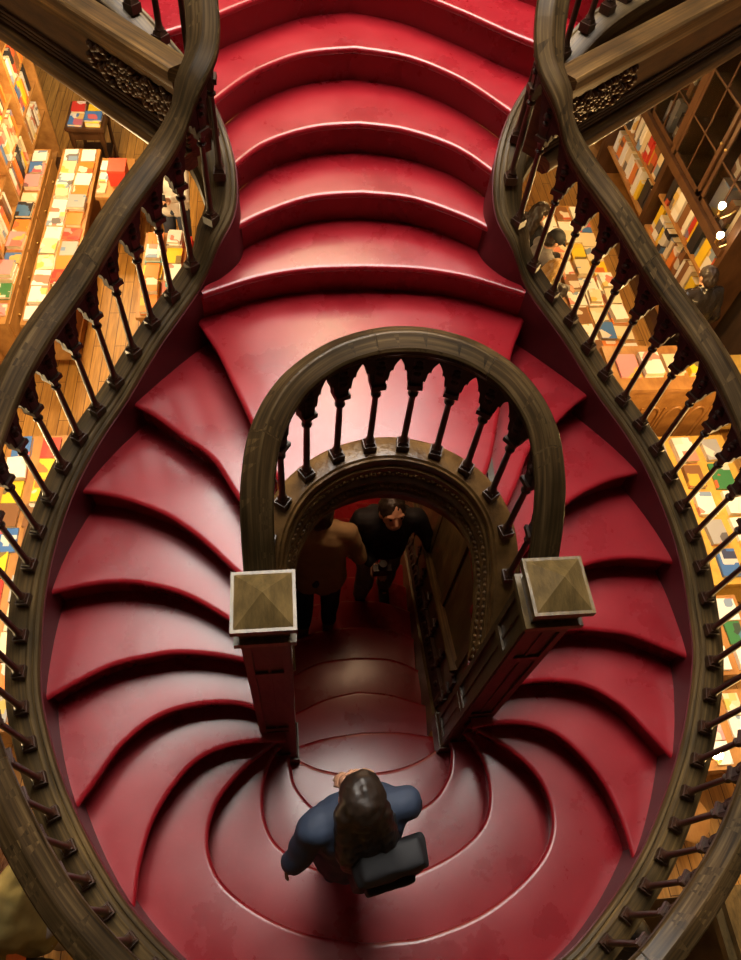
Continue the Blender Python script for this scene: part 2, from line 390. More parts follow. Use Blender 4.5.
# landing where the flights meet
i0, i1 = near((.74, 2.52)), near((.80, 2.52))
f = NC[0]; ub = ins(UC[1], -.06, -1) if False else [V((p.x, p.y + .06, 0)) for p in UC[1]]
ring = [V((.46 * sin(a), 1.16 + .46 * cos(a), 0)) for a in [R(x) for x in range(-46, 47, 4)]]
seg = [(f, True), (ub[::-1], False), ([V((-p.x, p.y, 0)) for p in ub[1:]], False), ([V((-p.x, p.y, 0)) for p in f[::-1]], True), (ring, False)]
step(seg, 0, parent=stair)
def full(P): return [V((p.x, p.y, 0)) for p in P] + [V((-p.x, p.y, 0)) for p in P[-2::-1]]    # right end -> centre -> left end
def fullu(P): return [V((p.x, p.y, 0)) for p in P[::-1]] + [V((-p.x, p.y, 0)) for p in P[1:]]
# step 7: inner nosing, outer boundary = string + sides of step 6
i6 = near(NC[6][-2].xy)
b6 = ins(NC[6], .06, 1)
outer = b6 + consub(i6, len(CON) - 1)
step([(full(NC[7]), True), (fullu(outer[::-1])[::-1], False)], -7 * H, parent=stair)
def inner_back(P, d=.05):
    return [V((p.x * 1.0 + q[0] * d, p.y + q[1] * d, 0)) for p, q in zip(P, normals(P, 1))]
for k in (8, 9, 10):
    b = [p for p in ins(full(NC[k - 1]), .055, 1)]
    step([(full(NC[k]), True), (b[::-1], False)], -k * H, parent=stair)
# the flight below: step 11 is the small platform, the rest descend to the floor
for k in range(11, 22):
    f = full(NC[k]); b = [V((p.x, p.y - .06, 0)) for p in full(NC[k - 1])]
    step([(f, True), (b[::-1], False)], -k * H, parent=stair)
# upper flight
for k in range(1, 6):
    f = fullu(UC[k]); b = [V((p.x, p.y + .06, 0)) for p in fullu(UC[k + 1])]
    i0 = near(UC[k][-1].xy); i1 = near(UC[k + 1][-1].xy); e = consub(min(i0, i1), max(i0, i1), .05)
    step([(f, True), (e, False), (b[::-1], False), ([V((-p.x, p.y, 0)) for p in e[::-1]], False)] if False else [(f, True), (b[::-1], False)], k * H, parent=stair)

# ------------------------------------------------------------------ strings
SW = .134; BO = .068
STR = [(0, -.40), (0, -.012), (.006, 0), (.020, .002), (.026, -.004), (.032, .004), (.046, .006), (.052, .016), (SW - .012, .016), (SW, .006), (SW, -.045), (SW - .02, -.06), (SW - .02, -.33), (SW, -.35), (SW, -.40)]
for sgn in (1, -1):
    P = CON if sgn > 0 else mir(CON)
    nr = normals(P, sgn)
    mb = MB(); mb.sweep(P, nr, STR); mb.build('outer_string', 'string', stair)
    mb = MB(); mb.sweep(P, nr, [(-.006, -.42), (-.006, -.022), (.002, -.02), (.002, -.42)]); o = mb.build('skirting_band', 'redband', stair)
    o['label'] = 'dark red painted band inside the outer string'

def baluster_mesh(h):
    mb = MB()
    mb.box((0, 0, .018), (.052, .052, .036)); mb.box((0, 0, .043), (.044, .044, .014), taper=.8)
    mb.lathe([(.019, .05), (.021, .056), (.016, .064), (.0135, .08), (.0125, h * .45), (.0115, h - .245), (.013, h - .24), (.020, h - .234), (.020, h - .226), (.013, h - .22), (.015, h - .208), (.025, h - .18)], 10)
    mb.box((0, 0, h - .172), (.056, .056, .022)); mb.box((0, 0, h - .10), (.036, .036, .14))
    return mb.mesh('baluster', 'baluster')
ARCH = [(0, -.15), (.17, -.15), (.175, -.125), (.20, -.113), (.235, -.118), (.26, -.098), (.275, -.072), (.32, -.060), (.345, -.067), (.375, -.040), (.43, -.022), (.5, -.006)]
ARCH = ARCH + [(1 - t, z) for t, z in ARCH[-2::-1]]
def arcade(path, s_list, h, thick=.03):
    """pierced band of cusped arches between neighbouring balusters"""
    mb = MB(); hw = thick / 2
    for a, b in zip(s_list[:-1], s_list[1:]):
        vs = []; n = len(ARCH)
        for t, z in ARCH:
            p, d = at_s(path, a + (b - a) * t); q = (-d.y, d.x)
            for o, zz in ((-hw, z), (hw, z), (hw, .03), (-hw, .03)):
                vs.append((p.x + q[0] * o, p.y + q[1] * o, p.z + h + zz - .03))
        fs = []
        for i in range(n - 1):
            for k in range(4): fs.append((i * 4 + k, i * 4 + (k + 1) % 4, (i + 1) * 4 + (k + 1) % 4, (i + 1) * 4 + k))
        mb.add(vs, fs)
        # raised leaf in each spandrel
        for t in (.0, ):
            p, d = at_s(path, a); q = (-d.y, d.x)
            for sd in (-1, 1):
                for zz, r in ((-.075, .016), (-.045, .020), (-.02, .015)):
                    mb.sphere((p.x + q[0] * hw * sd, p.y + q[1] * hw * sd, p.z + h - .03 + zz), (r, r, r * .8), 8, 5)
    return mb
RAILP = [(-.050, -.030), (-.040, -.034), (-.036, -.055), (.036, -.055), (.040, -.034), (.050, -.030), (.056, -.022), (.056, -.004), (.050, .006), (.004, .030), (-.004, .030), (-.050, .006), (-.056, -.004), (-.056, -.022)]
def rail_pieces(path, cuts, parent, z=0, scale=1):
    P = [p + V((0, 0, z)) for p in path]
    L = [0]
    for a, b in zip(P[:-1], P[1:]): L.append(L[-1] + (b.xy - a.xy).length)
    cuts = [0] + cuts + [L[-1]]; nr = normals(P, 1)
    for a, b in zip(cuts[:-1], cuts[1:]):
        idx = [i for i in range(len(P)) if a - 1e-6 <= L[i] <= b + 1e-6]
        if idx[-1] < len(P) - 1: idx.append(idx[-1] + 1)
        mb = MB(); pp = [P[i] for i in idx]; nn = [nr[i] for i in idx]; pr = [(o * scale, zz * scale) for o, zz in RAILP]
        pp = [pp[0].lerp(pp[1], .02)] + [pp[0].lerp(pp[1], .16)] + pp[1:-1] + [pp[-1].lerp(pp[-2], .16), pp[-1].lerp(pp[-2], .02)]; nn = [nn[0], nn[0]] + nn[1:-1] + [nn[-1], nn[-1]]
        mb.sweep(pp, nn, pr)
        for e in (0, len(pp) - 1):                        # eased joint edges
            for k in range(len(pr)):
                v = V(mb.v[e * len(pr) + k]); mb.v[e * len(pr) + k] = tuple(v.lerp(pp[e], .10)); mb.build('handrail', 'rail', parent, smooth=18)
BH = .60
bal_me = baluster_mesh(BH)
for sgn in (1, -1):
    side = 'right' if sgn > 0 else 'left'
    root = thing('outer_balustrade', f'carved dark oak balustrade curving around the {side} hand side of the outer stair edge', 'balustrade')
    P = CON if sgn > 0 else mir(CON)
    nr = normals(P, sgn)
    path = [V((p.x + q[0] * BO, p.y + q[1] * BO, p.z + .014)) for p, q in zip(P, nr)]
    tot = sum((b.xy - a.xy).length for a, b in zip(path[:-1], path[1:]))
    ss = []; s = .324
    while s < tot - .05: ss.append(s); s += .1385
    ss.append(tot - 1e-4)
    for i, s in enumerate(ss[:-1] if sgn < 0 else ss):
        p, d = at_s(path, s)
        inst('baluster', bal_me, root, p, math.atan2(d.y, d.x))
    arcade(path, ss, BH).build('arcade', 'carved', root)
    rail_pieces(path, [.9, 1.75, 2.6, 3.5, 4.4, 5.4], root, BH + .05, 1.1)

# ------------------------------------------------------------------ inner ring and newels
NX, NY = .492, .912
IR = [(.505, 1.00, -.50), (.508, 1.08, -.38), (.508, 1.17, -.25), (.50, 1.27, -.14), (.465, 1.39, -.03), (.38, 1.51, .045), (.255, 1.595, .09), (.125, 1.64, .11), (0, 1.655, .115)]
IRF = resample(spline(IR + [(-x, y, z) for x, y, z in IR[-2::-1]], 10), .02)
inn = normals(IRF, 1)          # points to the outside? checked below
cx = V((0, 1.2))
if (V(inn[0]).dot(IRF[0].xy - cx)) < 0: inn = [(-a, -b) for a, b in inn]
ISTR = [(.055, -.30), (.055, .0), (.04, .012), (-.045, .012), (-.052, .002), (-.062, .004), (-.068, -.010), (-.066, -.028), (-.078, -.034), (-.082, -.050), (-.078, -.085), (-.088, -.092), (-.094, -.110), (-.088, -.125), (-.092, -.16), (-.105, -.168), (-.11, -.185), (-.10, -.20), (-.07, -.215), (-.06, -.30)]
mb = MB(); mb.sweep(IRF, inn, ISTR); istr = mb.build('inner_string', 'gilt', stair)
istr['label'] = 'moulded and carved oak string around the stair well'
mb = MB()                                               # running carved ornament on the string
sacc = 0; L = sum((b - a).length for a, b in zip(IRF[:-1], IRF[1:])); k = 0
while k * .022 < L:
    p, d = at_s(IRF, min(k * .022, 1.9)); q = V((-d.y, d.x)); q = q if q.dot(p.xy - cx) > 0 else -q
    mb.sphere((p.x - q.x * .080, p.y - q.y * .080, p.z - .068 + .006 * (k % 2)), (.011, .011, .011), 8, 5)
    mb.sphere((p.x - q.x * .090, p.y - q.y * .090, p.z - .143 - .006 * (k % 2)), (.012, .012, .012), 8, 5); k += 1
mb.build('bead_ornament', 'gilt', istr)
ib = thing('inner_balustrade', 'horseshoe shaped oak balustrade around the open stair well between the two newel posts', 'balustrade')
bal2 = baluster_mesh(.575)
itot = sum((b.xy - a.xy).length for a, b in zip(IRF[:-1], IRF[1:]))
nb = 14; iss = [.055 + (itot - .11) * i / (nb - 1) for i in range(nb)]
for s in iss:
    p, d = at_s(IRF, s); inst('baluster', bal2, ib, p + V((0, 0, .01)), math.atan2(d.y, d.x))
arcade([p + V((0, 0, .01)) for p in IRF], iss, .575).build('arcade', 'carved', ib)
rail_pieces(IRF, [.30, .62, 1.05, itot - .38], ib, .575 + .06, 1.0)

def newel(sgn):
    side = 'left' if sgn < 0 else 'right'
    t = thing('newel_post', f'tall square oak newel post with pyramid cap at the {side} end of the horseshoe balustrade', 'newel post', (sgn * NX, NY, -10 * H - .02))
    zb = -10 * H - .02; Z = lambda z: z - zb
    mb = MB()
    mb.box((0, 0, Z(.322)), (.21, .21, .03)); mb.box((0, 0, Z(.300)), (.195, .195, .02))
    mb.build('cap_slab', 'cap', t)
    mb = MB(); a = .094
    mb.add([(-a, -a, Z(.337)), (a, -a, Z(.337)), (a, a, Z(.337)), (-a, a, Z(.337)), (0, 0, Z(.405))], [(0, 1, 4), (1, 2, 4), (2, 3, 4), (3, 0, 4), (3, 2, 1, 0)])
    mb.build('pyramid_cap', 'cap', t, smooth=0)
    mb = MB()
    mb.box((0, 0, Z(.255)), (.165, .165, .07)); mb.box((0, 0, Z(.205)), (.205, .205, .03)); mb.box((0, 0, Z(.183)), (.185, .185, .02))
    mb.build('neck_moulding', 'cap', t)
    mb = MB()
    h0, h1 = Z(-1.62), Z(.175); mb.box((0, 0, (h0 + h1) / 2), (.15, .15, h1 - h0))
    for a in range(4):                                   # raised stiles that leave sunk panels
        c, s = cos(a * pi / 2), sin(a * pi / 2)
        def fb(u, z, w, h, d=.012):
            x, y = .075 + d / 2 - .002, u; mb.box((x * c - y * s, x * s + y * c, z), (d, w, h) if a % 2 == 0 else (w, d, h))
        for u in (-.066, .066): fb(u, (h0 + h1) / 2, .026, h1 - h0)
        for z in (h0 + .03, h0 + .55, h0 + .62, h1 - .35, h1 - .03): fb(0, z, .11, .05)
        fb(0, (h0 + h1) / 2, .012, h1 - h0 - .1, .007)
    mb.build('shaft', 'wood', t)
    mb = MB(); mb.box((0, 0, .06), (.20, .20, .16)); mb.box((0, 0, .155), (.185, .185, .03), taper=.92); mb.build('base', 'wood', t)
newel(-1); newel(1)

# flight below: walls of the well, strings, low balustrade
for sgn in (1, -1):
    side = 'right' if sgn > 0 else 'left'
    LP = []
    for i in range(0, 30):
        y = .98 + i * .115; LP.append(V((sgn * (.415 + .082 * max(0, y - 1.0) if y < 3.6 else .415 + .082 * 2.6), y, -11 * H - (y - 1.0) * H / .285 + .06)))
    nr = normals(LP, -sgn)
    mb = MB(); mb.sweep(LP, nr, [(0, -.32), (0, .04), (.012, .052), (.10, .052), (.11, .04), (.11, -.32)]); mb.build('lower_string', 'wood', stair)
    t = thing('lower_balustrade', f'dark oak balustrade on the {side} of the flight that drops through the stair well', 'balustrade')
    path = [V((p.x + q[0] * .03, p.y + q[1] * .03, p.z + .05)) for p, q in zip(LP, nr)]
    tot = sum((b.xy - a.xy).length for a, b in zip(path[:-1], path[1:])); n = 26; ls = [.10 + (tot - .14) * i / n for i in range(n + 1)]
    arcade(path, ls, .30, .04).build('tracery', 'carved', t)
    mb = MB(); mb.sweep(path[1:], nr[1:], [(-.012, 0), (-.012, .24), (.012, .24), (.012, 0)]); mb.build('tracery_panel', 'carved', t)
    lb = baluster_mesh(.36)
    for s in ls[::2]:
        p, d = at_s(path, s); inst('baluster', lb, t, p + V((0, 0, .30)), math.atan2(d.y, d.x))
    rail_pieces(path[1:], [], t, .73, .8)

# panelled sides of the well, under the inner string down to the flight below
for sgn in (1, -1):
    mb = MB(); top = [(1.0, -.78)] + [(p.y, p.z - .27) for p in IRF if p.x > .44 and p.y > 1.0 and p.y < 1.44][::(1 if IRF[0].x > 0 else -1)] + [(1.5, -.16), (3.9, -.16)]
    top = sorted(set((round(a, 3), round(b, 3)) for a, b in top))
    vs = []
    for y, z in top:
        x = .448 + .082 * max(0, y - 1.0) if y < 3.6 else .448 + .082 * 2.6
        zb = -11 * H - (y - 1.0) * H / .285 - .2
        for xx, zz in ((x, z), (x + .03, z), (x + .03, zb), (x, zb)): vs.append((sgn * xx, y, zz))
    n = len(top); fs = [(i * 4 + k, i * 4 + (k + 1) % 4, (i + 1) * 4 + (k + 1) % 4, (i + 1) * 4 + k) for i in range(n - 1) for k in range(4)] + [(3, 2, 1, 0), tuple((n - 1) * 4 + k for k in range(4))]
    mb.add(vs, fs)
    for y in (1.12, 1.6, 2.1, 2.6):
        x = .448 + .082 * (y - 1.0); zb = -11 * H - (y - 1.0) * H / .285 - .1
        mb.box((sgn * (x - .006), y, (zb - .5) / 2 - .0), (.016, .05, -zb - .5))
    mb.build('well_panel', 'wood', stair)

# ------------------------------------------------------------------ gallery beams with carved ends
for sgn in (1, -1):
    side = 'right' if sgn > 0 else 'left'
    t = thing('gallery_beam', f'heavy moulded oak gallery beam with carved foliage running off to the upper {side}', 'beam')
    d = V((.77, .638)) if sgn > 0 else V((-.672, .741)); o0 = V((.75 * sgn, 2.785 if sgn > 0 else 2.757)); q = (abs(d.y) * sgn, -abs(d.x))
    P = [V((o0.x + d.x * s, o0.y + d.y * s, 0)) for s in [i * .1 for i in range(0, 36)]]
    nr = [q] * len(P)
    mb = MB(); mb.sweep(P, nr, [(-.10, .68), (0, .68), (0, .98), (-.10, .98)]); mb.build('fascia', 'panelwood', t)
    mb = MB(); mb.sweep(P, nr, [(-.02, .64), (.03, .635), (.055, .655), (.06, .675), (.05, .70), (.02, .712), (-.02, .712)]); mb.build('lower_moulding', 'beamtop', t)
    mb = MB()
    for z in (.730, .750, .770): mb.sweep(P, nr, [(-.004, z), (.012, z), (.016, z + .006), (.012, z + .012), (-.004, z + .012)])
    mb.sweep(P, nr, [(-.004, .925), (.012, .925), (.016, .935), (.026, .952), (.030, .965), (-.004, .965)])
    mb.build('bead_moulding', 'beamtop', t)
    mb = MB(); mb.sweep(P, nr, [(.03, .965), (.045, .985), (.045, 1.01), (.06, 1.02), (.06, 1.05), (.05, 1.06), (-.05, 1.06), (-.05, .965)]); mb.build('cornice', 'beamtop', t)
    mb = MB(); rr = random.Random(3)
    def on(s, z, o=0): return (o0.x + d.x * s + q[0] * o, o0.y + d.y * s + q[1] * o, z)
    for i in range(120):                                  # leaves and florets
        s = .03 + rr.random() ** 1.3 * .60; z = .792 + rr.random() * .13
        r = .012 + rr.random() * .014; mb.sphere(on(s, z, .008), (r, r, r * .8), 8, 6)
    for cs, cz in ((.10, .86), (.22, .88), (.33, .85), (.42, .88)):
        for k in range(7):
            a = 2 * pi * k / 7; mb.sphere(on(cs + .03 * cos(a), cz + .03 * sin(a), .014), (.017, .017, .017), 8, 6)
        mb.sphere(on(cs, cz, .022), .015, 8, 6)
        mb.tube([on(cs + .05 * (1 - u) * cos(6 * u + cs * 9), cz + .05 * (1 - u) * sin(6 * u + cs * 9), .016) for u in [j / 14 for j in range(13)]], .007, 6)
    mb.build('carved_foliage', 'panelwood', t)

#SECTION2
# ------------------------------------------------------------------ the room
X0, X1, Y0, Y1, ZC = -4.3, 5.0, -4.5, 13.0, 6.6
def slab(a, b): mb = MB(); mb.box([(p + q) / 2 for p, q in zip(a, b)], [q - p for p, q in zip(a, b)]); return mb
struct('floor', slab((X0 - .2, Y0 - .2, GZ - .2), (X1 + .2, Y1 + .2, GZ)), 'parquet')
struct('wall_left', slab((X0 - .2, Y0, GZ), (X0, Y1, ZC)), 'wallwood')
struct('wall_right', slab((X1, Y0, GZ), (X1 + .2, Y1, ZC)), 'wallwood')
struct('wall_back', slab((X0 - .2, Y1, GZ), (X1 + .2, Y1 + .2, ZC)), 'wallwood')
struct('wall_front', slab((X0 - .2, Y0 - .2, GZ), (X1 + .2, Y0, ZC)), 'wallwood')
SK = (-2.3, 2.1, 2.15, 7.5)
mb = slab((X0, Y0, ZC), (X1, SK[2], ZC + .2))
for a, b in (((X0, SK[3], ZC), (X1, Y1, ZC + .2)), ((X0, SK[2], ZC), (SK[0], SK[3], ZC + .2)), ((SK[1], SK[2], ZC), (X1, SK[3], ZC + .2))):
    mb.box([(p + q) / 2 for p, q in zip(a, b)], [q - p for p, q in zip(a, b)])
struct('ceiling', mb, 'wallwood')
sky = struct('window_1', slab((SK[0], SK[2], ZC + .1), (SK[1], SK[3], ZC + .13)), emit('skylight_glass', (1.0, .94, .86), 17.5))
mb = MB()
for i in range(1, 6): x = SK[0] + (SK[1] - SK[0]) * i / 6; mb.box((x, (SK[2] + SK[3]) / 2, ZC + .06), (.06, SK[3] - SK[2], .08))
for i in range(1, 8): y = SK[2] + (SK[3] - SK[2]) * i / 8; mb.box((0, y, ZC + .06), (SK[1] - SK[0], .06, .07))
struct('trim_1', mb, 'darkshelf')
# upper gallery floor beyond the top step
uf = fullu(UC[6]); poly = [(p.x, p.y) for p in uf] + [(-2.9, 5.2), (-2.9, 8.0), (2.9, 8.0), (2.9, 5.2)]
mb = MB(); mb.prism(poly, 6 * H - .18, 6 * H); struct('floor_upper', mb, 'red')

def lamp(x, y, z, e, c=(1, .66, .30), r=.12):
    l = bpy.data.lights.new('unseen_light', 'POINT'); l.energy = e; l.color = c; l.shadow_soft_size = r
    o = bpy.data.objects.new('unseen_light', l); o.location = (x, y, z); C.objects.link(o)
for x, y, z, e in ((-2.75, 8.4, -1.7, 150), (-2.6, 6.5, -1.7, 150), (-2.6, 4.6, -1.7, 120), (-2.75, 2.6, -1.7, 100), (-2.7, .6, -1.6, 50)):
    lamp(x, y, z, e, (1, .70, .34))
for x, y, z, e in ((3.1, 7.4, -1.7, 80), (3.2, 5.6, -1.7, 75), (3.5, 3.5, -1.6, 120), (3.1, 1.7, -1.7, 75), (2.5, .3, -1.7, 32)):
    lamp(x, y, z, e, (1, .60, .22))
lamp(0, 5.2, 3.3, 160, (1, .72, .42), .6)  # added light out of view above the upper landing, brightens the upper treads
lamp(.12, 2.35, -.45, 13, (1, .66, .38), .25)  # added dim warm fill under the landing, lifts the figures in the well
sc = bpy.context.scene
w = bpy.data.worlds.new('world'); sc.world = w; w.use_nodes = True; w.node_tree.nodes['Background'].inputs[0].default_value = (.5, .42, .32, 1); w.node_tree.nodes['Background'].inputs[1].default_value = .05
sc.view_settings.view_transform = 'Standard'; sc.view_settings.look = 'None'; sc.view_settings.exposure = 0; sc.view_settings.gamma = 1; sc.view_settings.use_curve_mapping = False
# ------------------------------------------------------------------ bookshop furniture
ORD = ['first', 'second', 'third', 'fourth', 'fifth', 'sixth', 'seventh', 'eighth', 'ninth', 'tenth', 'eleventh', 'twelfth', 'thirteenth', 'fourteenth', 'fifteenth', 'sixteenth', 'seventeenth', 'eighteenth', 'nineteenth', 'twentieth']
COL = {'white': (.82, .80, .75), 'cream': (.72, .60, .40), 'yellow': (.80, .55, .03), 'red': (.55, .04, .03), 'orange': (.72, .22, .04), 'blue': (.06, .16, .42), 'black': (.025, .025, .03),
    'green': (.05, .20, .07), 'brown': (.22, .10, .04), 'grey': (.36, .36, .36), 'pink': (.70, .28, .30), 'teal': (.04, .32, .34)}
def book_mesh(w, d, t, stand=False):
    """flat: cover up, spine on -x; standing: spine towards -x, height along z"""
    mb = MB(); c = .003
    if not stand:
        mb.box((0, 0, c / 2), (w, d, c)); mb.box((0, 0, t - c / 2), (w, d, c)); mb.box((-w / 2 + c / 2, 0, t / 2), (c, d, t)); mb.box((0, 0, t / 2), (w - .008, d - .010, t - 2 * c), mi=1)
    else:
        mb.box((0, -t / 2 + c / 2, d / 2), (w, c, d)); mb.box((0, t / 2 - c / 2, d / 2), (w, c, d)); mb.box((-w / 2 + c / 2, 0, d / 2), (c, t, d)); mb.box((0, 0, d / 2), (w - .008, t - 2 * c, d - .010), mi=1)
    return mb.mesh('book', ['cover', 'pages'], 0)
FLAT = [book_mesh(w, d, t) for w, d, t in ((.15, .22, .03), (.17, .24, .022), (.20, .26, .035), (.14, .20, .045), (.22, .22, .02), (.16, .23, .06))]
FDIM = [(.15, .22, .03), (.17, .24, .022), (.20, .26, .035), (.14, .20, .045), (.22, .22, .02), (.16, .23, .06)]
SDIM = [(.15, .22, .04), (.16, .25, .055), (.14, .20, .035), (.17, .28, .06), (.15, .23, .048), (.18, .30, .045)]
STAND = [book_mesh(w, d, t, True) for w, d, t in SDIM]
def book(me, loc, rz, col, label, group, parent=None):
    o = bpy.data.objects.new('book', me); C.objects.link(o); o.location = loc; o.rotation_euler.z = rz
    o.color = (*COL[col], 1); tag(o, label, 'book', group); return o
def table(name, label, cat, x0, x1, y0, y1, zt, mat='shelfwood', drawer=False):
    cx, cy = (x0 + x1) / 2, (y0 + y1) / 2; t = thing(name, label, cat, (cx, cy, GZ)); w, d, h = x1 - x0, y1 - y0, zt - GZ
    mb = MB(); mb.box((0, 0, h - .02), (w, d, .04)); mb.box((0, 0, h - .05), (w - .03, d - .03, .02)); mb.build('tabletop', mat, t)
    mb = MB()
    for sx in (-1, 1): mb.box((sx * (w / 2 - .05), 0, h - .12), (.022, d - .1, .12))
    for sy in (-1, 1): mb.box((0, sy * (d / 2 - .05), h - .12), (w - .1, .022, .12))
    mb.build('apron', mat, t)
    for sx in (-1, 1):
        for sy in (-1, 1):
            mb = MB(); mb.lathe([(.026, 0), (.034, .02), (.022, .06), (.030, h * .4), (.022, h * .62), (.036, h * .70), (.036, h - .06)], 10, (sx * (w / 2 - .055), sy * (d / 2 - .055), 0)); mb.build('leg', mat, t)
    mb = MB(); mb.box((0, 0, .22), (w - .1, d - .1, .03)); mb.build('lower_shelf', mat, t)
    return t
def lay_books(tname, group, x0, x1, y0, y1, z, nx, ny, pal, seed, side='', two=.25):
    rr = random.Random(seed)
    for j in range(ny):
        for i in range(nx):
            k = rr.randrange(len(FLAT)); w, d, t = FDIM[k]
            cw, cd = (x1 - x0) / nx, (y1 - y0) / ny; sc = min(1, (cw - .012) / w, (cd - .012) / d) if True else 1
            x = x0 + cw * (i + .5); y = y0 + cd * (j + .5); col = rr.choice(pal)
            pos = f'{ORD[j]} row from front' + (f', {ORD[i]} from left' if nx > 1 else '')
            me = FLAT[k]; o = book(me, (x, y, z), rr.uniform(-.06, .06), col, f'{col} book lying on {tname}, {pos}', group); s = max(.75, min(1.25, sc if sc < 1 else min(cw / w, cd / d) * .96)); o.scale = (min(s, (cw - .008) / w), min(s, (cd - .008) / d), 1)
            if rr.random() < two:
                o['label'] = f'{col} book underneath in pair on {tname}, {pos}'
                c2 = rr.choice(pal); k2 = rr.randrange(len(FLAT)); w2, d2, t2 = FDIM[k2]
                p = book(FLAT[k2], (x, y, z + t), rr.uniform(-.08, .08), c2, f'{c2} book topmost in pair on {tname}, {pos}', group); p.scale = (min(1, (cw - .008) / w2), min(1, (cd - .008) / d2), 1)

WT = ['white', 'white', 'white', 'cream', 'white', 'orange', 'grey', 'white', 'yellow', 'red']
MIX = ['white', 'cream', 'cream', 'yellow', 'orange', 'orange', 'blue', 'black', 'brown', 'cream', 'white', 'white', 'red']
# left long tables
table('display_table', 'long oak display table beside the left bookcase covered with white books', 'table', -3.14, -2.68, 5.6, 8.75, -3.06)
lay_books('long left table', 'books on the long left table', -3.12, -2.70, 5.64, 8.70, -3.06, 2, 12, WT, 5, two=.2)
table('display_table', 'oak display table to the left of the stair curve with colourful picture books', 'table', -2.98, -2.44, 1.45, 4.15, -3.06)
lay_books('lower left table', 'picture books on the lower left table', -2.96, -2.46, 1.48, 4.12, -3.06, 2, 11, ['white', 'cream', 'red', 'orange', 'yellow', 'blue', 'white', 'grey', 'brown'], 8, two=.15)
table('side_table', 'small dark side table carrying a blue book at the far end of the left aisle', 'table', -3.2, -2.7, 9.2, 9.85, -3.06, 'darkshelf')
lay_books('far side table', 'books on the far side table', -3.18, -2.72, 9.24, 9.8, -3.06, 2, 2, ['blue', 'white', 'yellow', 'red'], 2)
table('desk', 'narrow oak desk with a red box standing beside the long left table', 'desk', -2.62, -2.22, 7.7, 8.5, -3.02)
t = thing('storage_box', 'bright red box on the narrow desk in the left aisle', 'box', (-2.36, 8.05, -3.02)); mb = MB(); mb.box((0, 0, .09), (.20, .26, .18)); mb.build('box_body', flat('red_card', (.65, .05, .03), .5), t); mb = MB(); mb.box((0, 0, .19), (.21, .27, .03)); mb.build('lid', flat('red_card_lid', (.72, .08, .04), .5), t)
lay_books('narrow desk', 'books on the narrow desk', -2.61, -2.5, 7.75, 8.4, -3.02, 1, 3, ['white', 'cream'], 4, two=0)
table('display_table', 'small table of yellow and white books behind the left neck of the stairs', 'table', -1.98, -1.50, 5.7, 7.1, -3.06)
lay_books('stair neck table', 'books behind the left stair neck', -1.96, -1.52, 5.74, 7.06, -3.06, 2, 5, ['yellow', 'white', 'white', 'teal', 'orange', 'yellow'], 11, two=.3)
t = thing('bookstand', 'red painted book stand beside the small table near the left stair neck', 'stand', (-1.28, 6.75, GZ)); mb = MB()
for sx in (-.16, .16): mb.box((sx, 0, .45), (.03, .3, .9))
mb.build('side_panel', flat('red_stand', (.5, .03, .02), .5), t)
for z in (.2, .5, .82): mb = MB(); mb.box((0, 0, z), (.29, .3, .025)); mb.build('shelf', flat('red_stand_shelf', (.55, .05, .03), .5), t)

def bookcase_left():
    x, y0, y1 = -3.5, 5.6, 9.66; zt = -1.55
    t = thing('bookcase', 'tall oak bookcase filled with books along the left wall', 'bookcase', (x - .2, (y0 + y1) / 2, GZ)); ox, oy = x - .2, (y0 + y1) / 2
    def b(name, c, d, mat='shelfwood'):
        m = MB(); m.box((c[0] - ox, c[1] - oy, c[2] - GZ), d); return m.build(name, mat, t)
    b('back_panel', (x - .36, (y0 + y1) / 2, (GZ + zt) / 2), (.02, y1 - y0, zt - GZ))
    n = 4; bw = (y1 - y0) / n
    for i in range(n + 1): b('upright', (x - .17, y0 + bw * i, (GZ + zt) / 2), (.38, .05, zt - GZ))
    zs = [-3.66, -3.06, -2.68, -2.30, -1.92]
    for z in zs: b('shelf', (x - .175, (y0 + y1) / 2, z - .0125), (.33, y1 - y0 - .06, .025))
    b('cornice', (x - .15, (y0 + y1) / 2, zt + .03), (.42, y1 - y0 + .08, .06)); b('plinth', (x - .17, (y0 + y1) / 2, GZ + .05), (.36, y1 - y0, .1), 'darkshelf')
    rr = random.Random(21)
    for i in range(n):
        for r, z in enumerate(zs[1:4]):
            y = y0 + bw * i + .05; k = 0
            while k < 10:
                s = rr.randrange(len(STAND)); w, h, th = SDIM[s]; sc = rr.uniform(1.2, 1.9); th *= sc
                if y + th > y0 + bw * (i + 1) - .04: break
                col = rr.choice(MIX)
                o = book(STAND[s], (x - .17 + rr.uniform(0, .05), y + th / 2, z), pi, col, f'{col} book, {ORD[k]} along the {["lower", "middle", "upper"][r]} shelf, {ORD[i]} bay of left bookcase', 'books standing in the left bookcase'); o.scale = (1.4, sc, 1.08)
                y += th + .004; k += 1
    # ledge unit in front of it
    t2 = thing('ledge_cabinet', 'low oak drawer cabinet with book piles in front of the left bookcase', 'cabinet', (x + .1, 7.2, GZ))
    m = MB(); m.box((0, 0, .37), (.19, 3.1, .74)); m.build('body', 'shelfwood', t2); m = MB(); m.box((0, 0, .755), (.20, 3.12, .03)); m.build('top', 'shelfwood', t2)
    for k in range(5):
        for z in (.22, .55):
            m = MB(); m.box((.098, -1.2 + .6 * k, z), (.012, .54, .27)); d = m.build('drawer', 'shelfwood', t2); m = MB(); m.sphere((.112, -1.2 + .6 * k, z), .016); m.build('knob', 'brass', d)
    lay_books('left drawer cabinet', 'books on the left drawer cabinet', -3.49, -3.31, 5.7, 8.7, GZ + .77, 1, 11, ['white', 'black', 'green', 'orange', 'white', 'blue', 'pink', 'cream'], 17, two=.2)
bookcase_left()

